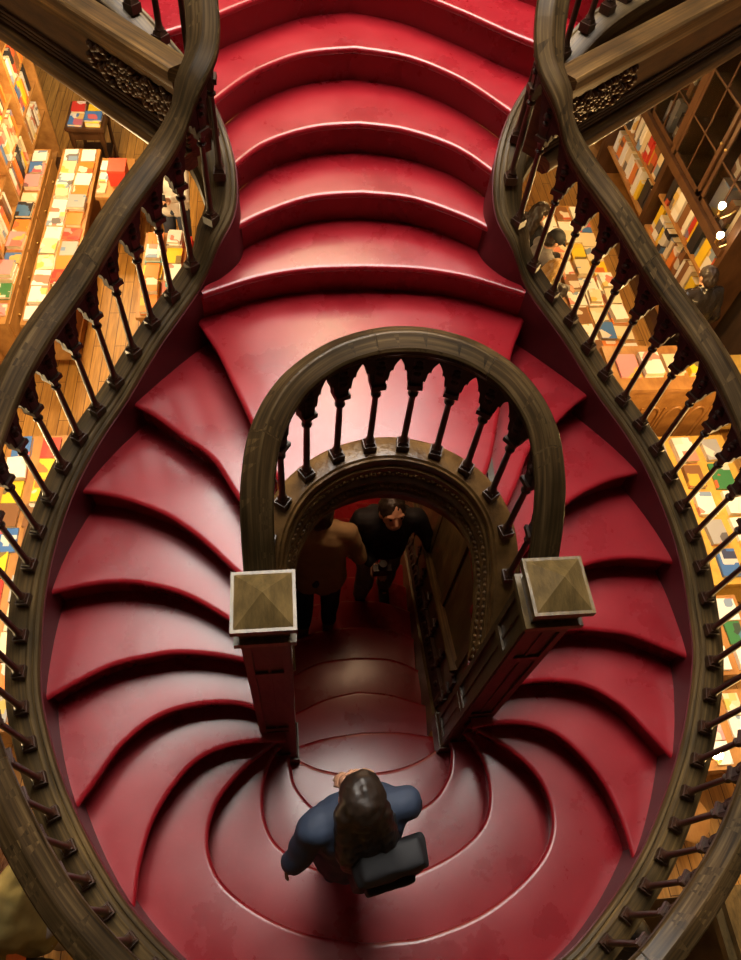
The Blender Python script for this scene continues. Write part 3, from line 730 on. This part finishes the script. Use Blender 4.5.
def bookcase_right():
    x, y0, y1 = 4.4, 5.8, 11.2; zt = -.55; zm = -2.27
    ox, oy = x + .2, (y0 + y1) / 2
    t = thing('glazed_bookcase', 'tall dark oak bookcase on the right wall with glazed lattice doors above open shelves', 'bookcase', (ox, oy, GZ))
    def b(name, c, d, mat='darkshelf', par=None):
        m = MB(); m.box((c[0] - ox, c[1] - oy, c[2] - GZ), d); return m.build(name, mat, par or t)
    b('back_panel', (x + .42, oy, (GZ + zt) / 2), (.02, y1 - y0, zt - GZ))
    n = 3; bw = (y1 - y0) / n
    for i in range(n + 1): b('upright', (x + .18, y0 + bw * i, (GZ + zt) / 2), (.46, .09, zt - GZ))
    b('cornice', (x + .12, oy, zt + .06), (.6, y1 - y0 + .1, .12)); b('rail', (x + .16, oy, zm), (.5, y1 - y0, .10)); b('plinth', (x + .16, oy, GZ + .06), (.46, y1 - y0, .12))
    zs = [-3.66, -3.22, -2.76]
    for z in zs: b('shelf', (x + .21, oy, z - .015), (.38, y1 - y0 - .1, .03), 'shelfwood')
    rr = random.Random(33)
    for i in range(n):
        for r, z in enumerate(zs[1:]):
            y = y0 + bw * i + .07; k = 0
            while k < 14:
                s = rr.randrange(len(STAND)); w, h, th = SDIM[s]; sc = rr.uniform(1.5, 2.9); th *= sc
                if y + th > y0 + bw * (i + 1) - .06: break
                col = rr.choice(['white', 'cream', 'red', 'orange', 'brown', 'black', 'white', 'cream', 'yellow'])
                o = book(STAND[s], (x + .14 + rr.uniform(0, .06), y + th / 2, z), 0, col, f'{col} book, {ORD[k]} along the {("lower", "upper")[r]} open shelf, {ORD[i]} bay of right bookcase', 'books standing in the right bookcase'); o.scale = (1.4, sc, 1.2)
                y += th + .005; k += 1
        # two glazed doors per bay
        for q in range(2):
            yc = y0 + bw * (i + .25 + .5 * q); w = bw / 2 - .06; z0, z1 = zm + .06, zt - .02; zc = (z0 + z1) / 2
            d = MB()
            for s in (-1, 1): d.box((x - .03 - ox, yc + s * (w / 2 - .03) - oy, zc - GZ), (.03, .06, z1 - z0))
            for z in (z0 + .03, z1 - .03): d.box((x - .03 - ox, yc - oy, z - GZ), (.03, w, .06))
            d = d.build('door', 'darkshelf', t)
            m = MB()
            m.box((x - .03 - ox, yc - oy, zc - GZ), (.02, .018, z1 - z0 - .1))
            for z in (z0 + .5, z0 + 1.0): m.box((x - .03 - ox, yc - oy, z - GZ), (.02, w - .1, .018))
            m.build('lattice', 'darkshelf', d)
            m = MB(); m.box((x - .03 - ox, yc - oy, zc - GZ), (.006, w - .1, z1 - z0 - .1)); m.build('pane', 'glass', d)
            m = MB(); m.sphere((x - .055 - ox, yc + (w / 2 - .03) * (1 if q == 0 else -1) - oy, zc - .2 - GZ), .018, 8, 6); m.build('knob', 'brass', d)
    for z in (-1.75, -1.25): b('shelf', (x + .21, oy, z - .015), (.36, y1 - y0 - .1, .03))
    for i in range(n):
        for z in (zm + .05, -1.75, -1.25):
            y = y0 + bw * i + .15
            for k in range(3):
                s = rr.randrange(len(STAND)); sc = rr.uniform(2, 3.5); th = SDIM[s][2] * sc
                col = rr.choice(['brown', 'black', 'grey', 'cream', 'brown'])
                o = book(STAND[s], (x + .16, y + th / 2, z), 0, col, f'{col} old volume, {ORD[k]} in {("bottom", "middle", "top")[[zm + .05, -1.75, -1.25].index(z)]} glazed row, {ORD[i]} bay of right bookcase', 'old volumes behind the glazed doors'); o.scale = (1.3, sc, 1.25); y += th + .1
    return t
bookcase_right()
# right hand tables
table('display_table', 'long book table on the right where customers browse', 'table', 2.85, 3.55, 4.95, 7.7, -3.06)
lay_books('right browsing table', 'books on the right browsing table', 2.88, 3.52, 5.0, 7.65, -3.06, 3, 10, ['white', 'cream', 'white', 'yellow', 'cream', 'blue', 'brown', 'white', 'orange', 'cream'], 41, two=.25)
t = thing('panelled_counter', 'tall honey coloured oak counter with arched panels right of the stairs', 'counter', (3.45, 4.45, GZ))
mb = MB(); mb.box((0, 0, .62), (1.25, .5, 1.24)); mb.build('body', 'shelfwood', t)
mb = MB(); mb.box((0, 0, 1.26), (1.33, .58, .05)); mb.build('countertop', 'shelfwood', t); mb = MB(); mb.box((0, 0, .06), (1.30, .55, .12)); mb.build('plinth', 'shelfwood', t)
for k in range(5):
    x = -.5 + .25 * k; mb = MB(); mb.box((x, -.256, .55), (.025, .016, .8))
    mb.build('stile', 'shelfwood', t)
    if k < 4:
        pts = [(x + .04, -.258, .2), (x + .04, -.258, .80)] + [(x + .125 - .085 * cos(a), -.258, .80 + .16 * sin(a)) for a in [pi * j / 10 for j in range(1, 10)]] + [(x + .21, -.258, .80), (x + .21, -.258, .2), (x + .04, -.258, .2)]
        mb = MB(); mb.tube(pts, .014, 6); mb.build('arched_panel', 'shelfwood', t)
lay_books('arched counter', 'books on the arched counter', 2.86, 4.04, 4.26, 4.66, GZ + 1.285, 5, 1, ['white', 'pink', 'cream', 'yellow'], 3, two=0)
table('display_table', 'yellow topped table of photograph books right of the stair curve', 'table', 3.05, 4.05, 2.3, 3.95, -3.06, 'yellowcloth')
lay_books('yellow table', 'photograph books on the yellow table', 3.1, 4.0, 2.35, 3.9, -3.06, 3, 5, ['white', 'white', 'brown', 'green', 'grey', 'blue', 'white'], 55, two=0)
table('display_table', 'oak table of bright books close to the right edge of the stairs', 'table', 2.75, 3.5, 1.5, 2.2, -3.06)
lay_books('right edge table', 'books on the right edge table', 2.78, 3.47, 1.53, 2.17, -3.06, 3, 3, ['cream', 'red', 'white', 'yellow', 'black', 'green'], 61, two=.1)
table('display_table', 'table of white leaflets under the bright bulb at the lower right', 'table', 2.5, 3.25, .78, 1.38, -3.06)
lay_books('leaflet table', 'leaflets under the bright bulb', 2.53, 3.22, .81, 1.35, -3.06, 3, 3, ['white', 'white', 'pink', 'white', 'cream'], 71, two=0)
def lampthing(name, label, x, y, z, s, par=None):
    t = thing(name, label, 'lamp', (x, y, z)); mb = MB(); mb.sphere((0, 0, 0), .035, 14, 10); mb.build('bulb', emit('bulb_glow', (1, .80, .5), s), t)
    mb = MB(); mb.lathe([(.02, -.10), (.022, -.05), (.03, -.035), (.015, -.03)], 12); mb.build('socket', 'brass', t)
    if par: mb = MB(); mb.tube(par, .010, 8); mb.build('arm', 'brass', t)
    return t
lampthing('wall_lamp', 'small lit bulb on a brass arm, upper of two on the right bookcase', 4.22, 6.05, -1.85, 60, [(0, 0, -.1), (.06, 0, -.16), (.14, 0, -.12), (.19, 0, -.06)])
lampthing('wall_lamp', 'small lit bulb on a brass arm, lower of two on the right bookcase', 4.22, 5.83, -2.05, 45, [(0, 0, -.1), (.06, 0, -.16), (.14, 0, -.12), (.19, 0, -.06)])
lampthing('table_lamp', 'bright bare bulb on a brass stem among the white leaflets', 2.66, .84, -2.74, 160, [(0, 0, -.1), (0, 0, -.32)])
def stool(x, y, label):
    t = thing('stool', label, 'stool', (x, y, GZ)); mb = MB(); mb.lathe([(.15, .44), (.17, .45), (.17, .475), (.15, .49)], 20); mb.build('seat', 'shelfwood', t)
    for a in (.8, 2.4, 3.9, 5.5):
        mb = MB(); mb.tube([(.11 * cos(a), .11 * sin(a), .45), (.17 * cos(a), .17 * sin(a), 0)], .016, 8); mb.build('leg', 'darkshelf', t)
stool(2.62, .50, 'round wooden stool at the lower right below the balustrade')
# dark carved cabinet at the lower right corner
t = thing('carved_cabinet', 'dark carved oak cabinet with sloping top in the lower right corner', 'cabinet', (2.32, -.38, GZ))
mb = MB(); mb.box((0, 0, .9), (.8, .74, 1.8)); mb.build('body', 'wood', t)
mb = MB(); mb.prism([(-.43, -.40), (.43, -.40), (.43, .40), (-.43, .40)], 1.8, 1.86); mb.box((-.36, 0, 1.89), (.05, .8, .05)); mb.box((-.2, 0, 1.88), (.03, .8, .03)); mb.build('top', 'cap', t)
mb = MB()
for k in range(5): mb.sphere((.1 + .05 * cos(k * 1.257), 0 + .05 * sin(k * 1.257), 1.87), (.035, .035, .02), 8, 6)
mb.build('leaf_ornament', 'gilt', t)

# ------------------------------------------------------------------ people
def remeshed(mb, vox, mat, name, parent, fold=0, ff=16, sm=2):
    me = mb.mesh('tmp', mat, 0); o = bpy.data.objects.new('tmp', me); C.objects.link(o)
    m = o.modifiers.new('r', 'REMESH'); m.mode = 'VOXEL'; m.voxel_size = vox; m.use_smooth_shade = True
    if sm: q = o.modifiers.new('s', 'SMOOTH'); q.iterations = sm; q.factor = .5
    bpy.context.view_layer.update(); dg = bpy.context.evaluated_depsgraph_get()
    nm = bpy.data.meshes.new_from_object(o.evaluated_get(dg)); nm.name = name
    bpy.data.objects.remove(o)
    if fold:
        ns = [v.normal.copy() for v in nm.vertices]
        for v, n in zip(nm.vertices, ns): v.co += n * fold * noise.noise(V((v.co.x * ff, v.co.y * ff, v.co.z * ff * .6)))
    if not nm.materials: nm.materials.append(M[mat])
    nm.polygons.foreach_set('use_smooth', [True] * len(nm.polygons))
    p = bpy.data.objects.new(name, nm); C.objects.link(p)
    if parent: p.parent = parent
    return p
def person(label, loc, rz, H_=1.68, lean=0, arms=None, legs=None, head=(0, 0), top='navy', bottom='jean', hair='hair_dark', style='short', shoe='blackshoe', group=None, cap=None, coat=0, vox=.010):
    s = H_ / 1.7
    A = {1: ((.25, -.04, 1.12), (.25, .10, .90)), -1: ((-.25, -.04, 1.12), (-.25, .10, .90))}; A.update(arms or {})
    Lg = {1: ((.10, .03, .50), (.10, -.02, .08)), -1: ((-.10, .03, .50), (-.10, -.02, .08))}; Lg.update(legs or {})
    rl = Matrix.Rotation(-lean, 3, 'X'); pv = V((0, 0, .95))
    U = lambda p: rl @ (V(p) - pv) + pv                  # upper body leans forward about the hips
    hm = Matrix.Rotation(head[0], 3, 'Z') @ Matrix.Rotation(-head[1], 3, 'X')
    hc = U((0, .02, 1.585)); HP = lambda p: hc + hm @ rl @ V(p)
    b = MB()
    b.capsule((-.06, 0, .93), (.06, 0, .93), .115, .115, 14); b.capsule((0, 0, .95), U((0, -.005, 1.12)), .115, .11, 14)
    b.capsule(U((-.05, 0, 1.14)), U((-.07, .0, 1.32)), .105, .105, 14); b.capsule(U((.05, 0, 1.14)), U((.07, .0, 1.32)), .105, .105, 14)
    b.capsule(U((-.15, 0, 1.40)), U((.15, 0, 1.40)), .06, .06, 12); b.capsule(U((0, -.01, 1.38)), HP((0, -.015, -.05)), .058, .052, 12)
    b.sphere(HP((0, 0, .012)), (.074, .092, .100), 20, 14, rot=hm @ rl); b.sphere(HP((0, .025, -.055)), (.055, .062, .058), 16, 10, rot=hm @ rl)
    b.capsule(HP((0, .088, .012)), HP((0, .104, -.022)), .010, .015, 8)          # nose
    b.capsule(HP((-.022, .082, -.060)), HP((.022, .082, -.060)), .009, .009, 8)    # lips
    for e in (-1, 1):
        b.sphere(HP((.076 * e, -.005, -.005)), (.012, .022, .032), 10, 8, rot=hm @ rl)
        b.capsule(HP((.018 * e, .085, .034)), HP((.050 * e, .074, .032)), .010, .009, 8)   # brow
    T = MB(); J = MB()
    for e in (1, -1):
        sh = U((.185 * e, 0, 1.405)); el = U(A[e][0]); wr = U(A[e][1])
        b.capsule(sh, el, .050, .040, 12); b.capsule(el, wr, .040, .027, 12)
        d = (wr - el).normalized(); side = d.cross(V((0, 0, 1))); side = side.normalized() if side.length > .1 else V((1, 0, 0)); nn = side.cross(d)
        b.capsule(wr, wr + d * .07, .030, .034, 10)
        for k in range(4):                                     # fingers
            r0 = wr + d * .075 + side * (.030 - .020 * k); ln = (.036, .044, .046, .036)[3 - k]
            k1 = r0 + d * ln - nn * .008; b.capsule(r0 - d * .02, k1, .0095, .009, 8); b.capsule(k1, k1 + d * ln * .7 - nn * .022, .009, .0078, 8)
        tp = wr + d * .025 + side * .026 * e; b.capsule(tp, tp + d * .035 + side * .028 * e - nn * .012, .011, .010, 8); b.capsule(tp + d * .035 + side * .028 * e - nn * .012, tp + d * .065 + side * .030 * e - nn * .022, .010, .0085, 8)
        J.capsule(sh, el, .066, .056, 12); J.capsule(el, wr - d * .01, .056, .042, 12)
        kn = V(Lg[e][0]); an = V(Lg[e][1]); hp = V((.09 * e, 0, .90))
        b.capsule(hp, kn, .080, .055, 12); b.capsule(kn, an, .055, .038, 12); b.capsule(an, an + V((0, .11, -.045)), .036, .03, 10)
        T.capsule(hp, kn, .096, .072, 12); T.capsule(kn, an + V((0, 0, .03)), .072, .062, 12)
    T.capsule((-.06, 0, .94), (.06, 0, .94), .13, .13, 14); T.capsule((0, 0, .94), (0, 0, 1.02), .128, .125, 14)
    J.capsule((-.055, 0, .93 - coat * .15), U((-.05, 0, 1.14)), .138 + coat * .02, .13, 14); J.capsule((.055, 0, .93 - coat * .15), U((.05, 0, 1.14)), .138 + coat * .02, .13, 14)
    J.capsule(U((-.06, 0, 1.14)), U((-.075, 0, 1.34)), .128, .122, 14); J.capsule(U((.06, 0, 1.14)), U((.075, 0, 1.34)), .128, .122, 14)
    J.capsule(U((0, 0, .98)), U((0, 0, 1.36)), .132, .118, 14); J.capsule(U((-.16, 0, 1.405)), U((.16, 0, 1.405)), .072, .072, 12); J.capsule(U((0, -.012, 1.42)), U((0, -.012, 1.47)), .078, .068, 12)
    body = remeshed(b, vox * .9, 'skin', 'person', None, sm=1)
    tag(body, label, 'person', group); body.location = loc; body.rotation_euler.z = rz; body.scale = (s, s, s)
    remeshed(J, vox * 1.2, top, 'jacket', body, .012, 13, 2); remeshed(T, vox * 1.3, bottom, 'trousers', body, .010, 12, 2)
    for e in (1, -1):
        an = V(Lg[e][1]); f = MB(); f.capsule(an + V((0, -.04, -.035)), an + V((0, .13, -.045)), .045, .040, 12); f.capsule(an + V((0, -.03, .0)), an + V((0, .04, -.02)), .048, .042, 12)
        f.box((an.x, an.y + .045, an.z - .072), (.085, .27, .018)); remeshed(f, vox, shoe, 'shoe', body, 0)
        ey = MB(); ey.sphere(HP((.034 * e, .078, .016)), .011, 10, 8); ey.build('eye', 'eye', body)
    h = MB()
    if cap:
        h.sphere(HP((0, -.008, .045)), (.090, .104, .085), 20, 12, rot=hm @ rl); h.capsule(HP((-.05, .09, .05)), HP((.05, .09, .05)), .014, .014, 8); h.capsule(HP((-.045, .13, .04)), HP((.045, .13, .04)), .012, .012, 8); h.capsule(HP((-.03, .105, .047)), HP((.03, .105, .047)), .022, .022, 8)
        remeshed(h, vox, cap, 'cap', body, 0); h = MB()
        h.sphere(HP((0, -.045, -.02)), (.082, .068, .085), 16, 10, rot=hm @ rl)
    else:
        h.sphere(HP((0, -.018, .032)), (.088, .100, .092), 20, 12, rot=hm @ rl); h.sphere(HP((0, -.05, -.02)), (.084, .066, .085), 16, 10, rot=hm @ rl)
    if style == 'long':
        for e in (-1, 0, 1):
            h.capsule(HP((.055 * e, -.05, .0)), U((.075 * e, -.10, 1.36)), .05, .055, 10); h.capsule(U((.075 * e, -.10, 1.36)), U((.07 * e, -.125, 1.20)), .055, .035, 10)
    if style == 'bun': h.sphere(HP((0, -.12, .05)), .05, 12, 8)
    remeshed(h, vox, hair, 'hair', body, .008, 40, 1)
    return body
def bag(name, label, cat, loc, rz, dims, mat, strap=None):
    t = thing(name, label, cat, loc, rz); w, d, h = dims; m = MB()
    m.box((0, 0, h * .45), (w, d, h * .9)); m.box((0, 0, h * .93), (w * .85, d * .8, h * .14)); remeshed(m, .011, mat, 'bag_body', t, .012, 12, 14)
    m = MB(); m.box((0, -d / 2 - .0, h * .36), (w * .7, .05, h * .45)); remeshed(m, .012, mat, 'pocket', t, .004, 20)
    if strap: m = MB(); m.tube(strap, .016, 8); m.build('strap', mat, t)
    return t
# the walker on the lowest winder
person('person in a navy jacket with long dark hair walking down past the newel posts', (-.175, .30, -9 * H), R(10), 1.56, .10, {-1: ((-.275, -.04, 1.14), (-.30, .0, .90)), 1: ((.23, .05, 1.13), (.06, .20, 1.02))},
    {1: ((.09, .12, .52), (.09, .08, .09)), -1: ((-.09, .06, .50), (-.09, -.06, .08))}, (R(-10), R(10)), 'navy', 'jean', 'hair_dark', 'long', coat=.6, vox=.009)
bag('backpack', 'black backpack worn on the right shoulder of the walker in navy', 'bag', (-.085, .195, -9 * H + .88), R(10), (.27, .12, .40), 'black', [(.03, .05, .38), (.03, .13, .46), (.03, .20, .42), (.05, .22, .2)])
person('person in a tan sweater seen from behind going down the stair well', (-.235, 2.0, -15 * H), R(-8), 1.64, .10, {1: ((.27, .02, 1.12), (.22, .16, .95))}, {-1: ((-.09, .07, .5), (-.09, -.06, .08))}, (0, 0), 'tan', 'jean', 'hair_dark', 'short', 'shoe', coat=.4)
person('person in a black coat climbing the stair well with one hand on the rail', (.23, 2.30, -16 * H), pi, 1.66, .22, {-1: ((-.30, .10, 1.18), (-.35, .14, .95)), 1: ((.24, .05, 1.13), (.10, .22, 1.10))}, {1: ((.10, .14, .52), (.10, .06, .09))}, (R(8), R(-30)), 'black', 'grey', 'hair_dark', 'short', coat=.3, vox=.008)
t = thing('camera', 'small black camera held at the chest of the climber in black', 'camera', (.19, 1.98, -16 * H + 1.06)); mb = MB(); mb.box((0, 0, 0), (.12, .05, .08)); mb.build('camera_body', 'metal', t); mb = MB(); mb.lathe([(.03, 0), (.03, .05), (.026, .055)], 16, (0, 0, .04)); mb.build('lens', 'metal', t)
RG = 'customers at the right browsing table'
reach = lambda z=1.05: {1: ((.24, .16, 1.15), (.16, .42, z)), -1: ((-.24, .16, 1.15), (-.16, .40, z))}
person('person with dark shoulder length hair standing farthest along the right browsing table', (2.40, 6.50, GZ), R(-70), 1.66, .12, reach(), None, (R(-10), R(15)), 'black', 'jean', 'hair_dark', 'long', group=RG)
person('person in a black cap and grey jacket reaching over the right browsing table', (2.34, 6.02, GZ), R(-85), 1.70, .25, reach(1.12), None, (0, R(25)), 'grey', 'jean', 'hair_dark', 'short', cap='black', group=RG)
person('blond person bending over the right browsing table beside the black cap', (2.32, 5.62, GZ), R(-80), 1.62, .2, reach(1.0), None, (R(-10), R(20)), 'olive', 'jean', 'hair_blond', 'long', group=RG)
person('person with short dark hair at the near end of the right browsing table', (2.26, 5.18, GZ), R(-60), 1.64, .2, reach(1.0), None, (0, R(20)), 'teal', 'jean', 'hair_dark', 'short', group=RG)
person('person in a glossy black leather jacket before the right bookcase', (4.06, 5.28, GZ), R(10), 1.72, .2, None, None, (0, R(15)), 'leather', 'black', 'hair_dark', 'short')
person('person in a white shirt holding up a phone behind the left stair neck', (-1.66, 7.45, GZ), R(170), 1.66, .08, {-1: ((-.22, .18, 1.22), (-.10, .36, 1.32)), 1: ((.22, .18, 1.20), (.08, .36, 1.30))}, None, (0, R(15)), 'white', 'jean', 'hair_dark', 'short')
t = thing('phone', 'black phone in the hands of the person in a white shirt', 'phone', (-1.70, 6.99, GZ + 1.30), R(170)); mb = MB(); mb.box((0, 0, 0), (.075, .012, .15)); mb.build('case', 'black', t); mb = MB(); mb.box((0, -.007, 0), (.066, .003, .135)); mb.build('screen', 'metal', t)
person('person in an olive jacket and grey trousers below the left balustrade', (-2.02, .22, GZ), R(70), 1.72, .36, {1: ((.25, .06, 1.12), (.18, .26, 1.0)), -1: ((-.25, .06, 1.12), (-.2, .22, .98))}, None, (0, R(10)), 'olive', 'grey', 'hair_dark', 'short')
person('person in a striped knit at the lower left corner', (-2.40, .55, GZ), R(-100), 1.66, .1, None, None, (0, R(10)), 'stripe', 'black', 'hair_dark', 'long')
bag('shoulder_bag', 'black shoulder bag hanging beside the person in an olive jacket', 'bag', (-1.98, -.08, GZ + .62), R(-20), (.34, .14, .30), 'black', [(-.10, 0, .28), (-.05, .05, .5), (.05, .1, .72)])
person('person in a black cap below the right balustrade', (1.60, -.14, GZ), R(100), 1.70, .15, {-1: ((-.22, .14, 1.15), (-.12, .34, 1.12)), 1: ((.22, .14, 1.15), (.10, .36, 1.10))}, None, (0, R(20)), 'black', 'jean', 'hair_dark', 'short', cap='black')
bag('handbag', 'black bag left on the floor beside the stairs at the left', 'bag', (-2.18, 4.42, GZ), R(40), (.32, .16, .30), 'black', [(-.08, 0, .28), (0, 0, .42), (.08, 0, .28)])


t = thing('paper_bag', 'yellow paper carrier bag standing on the floor beside the wooden stool', 'bag', (2.28, .22, GZ), R(25)); mb = MB(); mb.box((0, 0, .17), (.26, .14, .34), taper=1.06); mb.build('bag_body', 'yellowcloth', t)
for y in (-.05, .05): mb = MB(); mb.tube([(-.06, y, .33), (-.05, y, .42), (0, y, .45), (.05, y, .42), (.06, y, .33)], .006, 6); mb.build('handle', 'yellowcloth', t)
t = thing('cardboard_box', 'orange cardboard box on the floor at the lower left corner', 'box', (-2.55, -.10, GZ)); mb = MB(); mb.box((0, 0, .28), (.3, .34, .56)); mb.build('box_body', 'orange', t); mb = MB(); mb.box((0, 0, .565), (.31, .16, .012)); mb.build('flap', 'orange', t)
table('side_table', 'bare honey coloured side table beyond the right handrail near the bookcase', 'table', 4.2, 4.9, 4.4, 5.0, -3.0, 'yellowcloth')
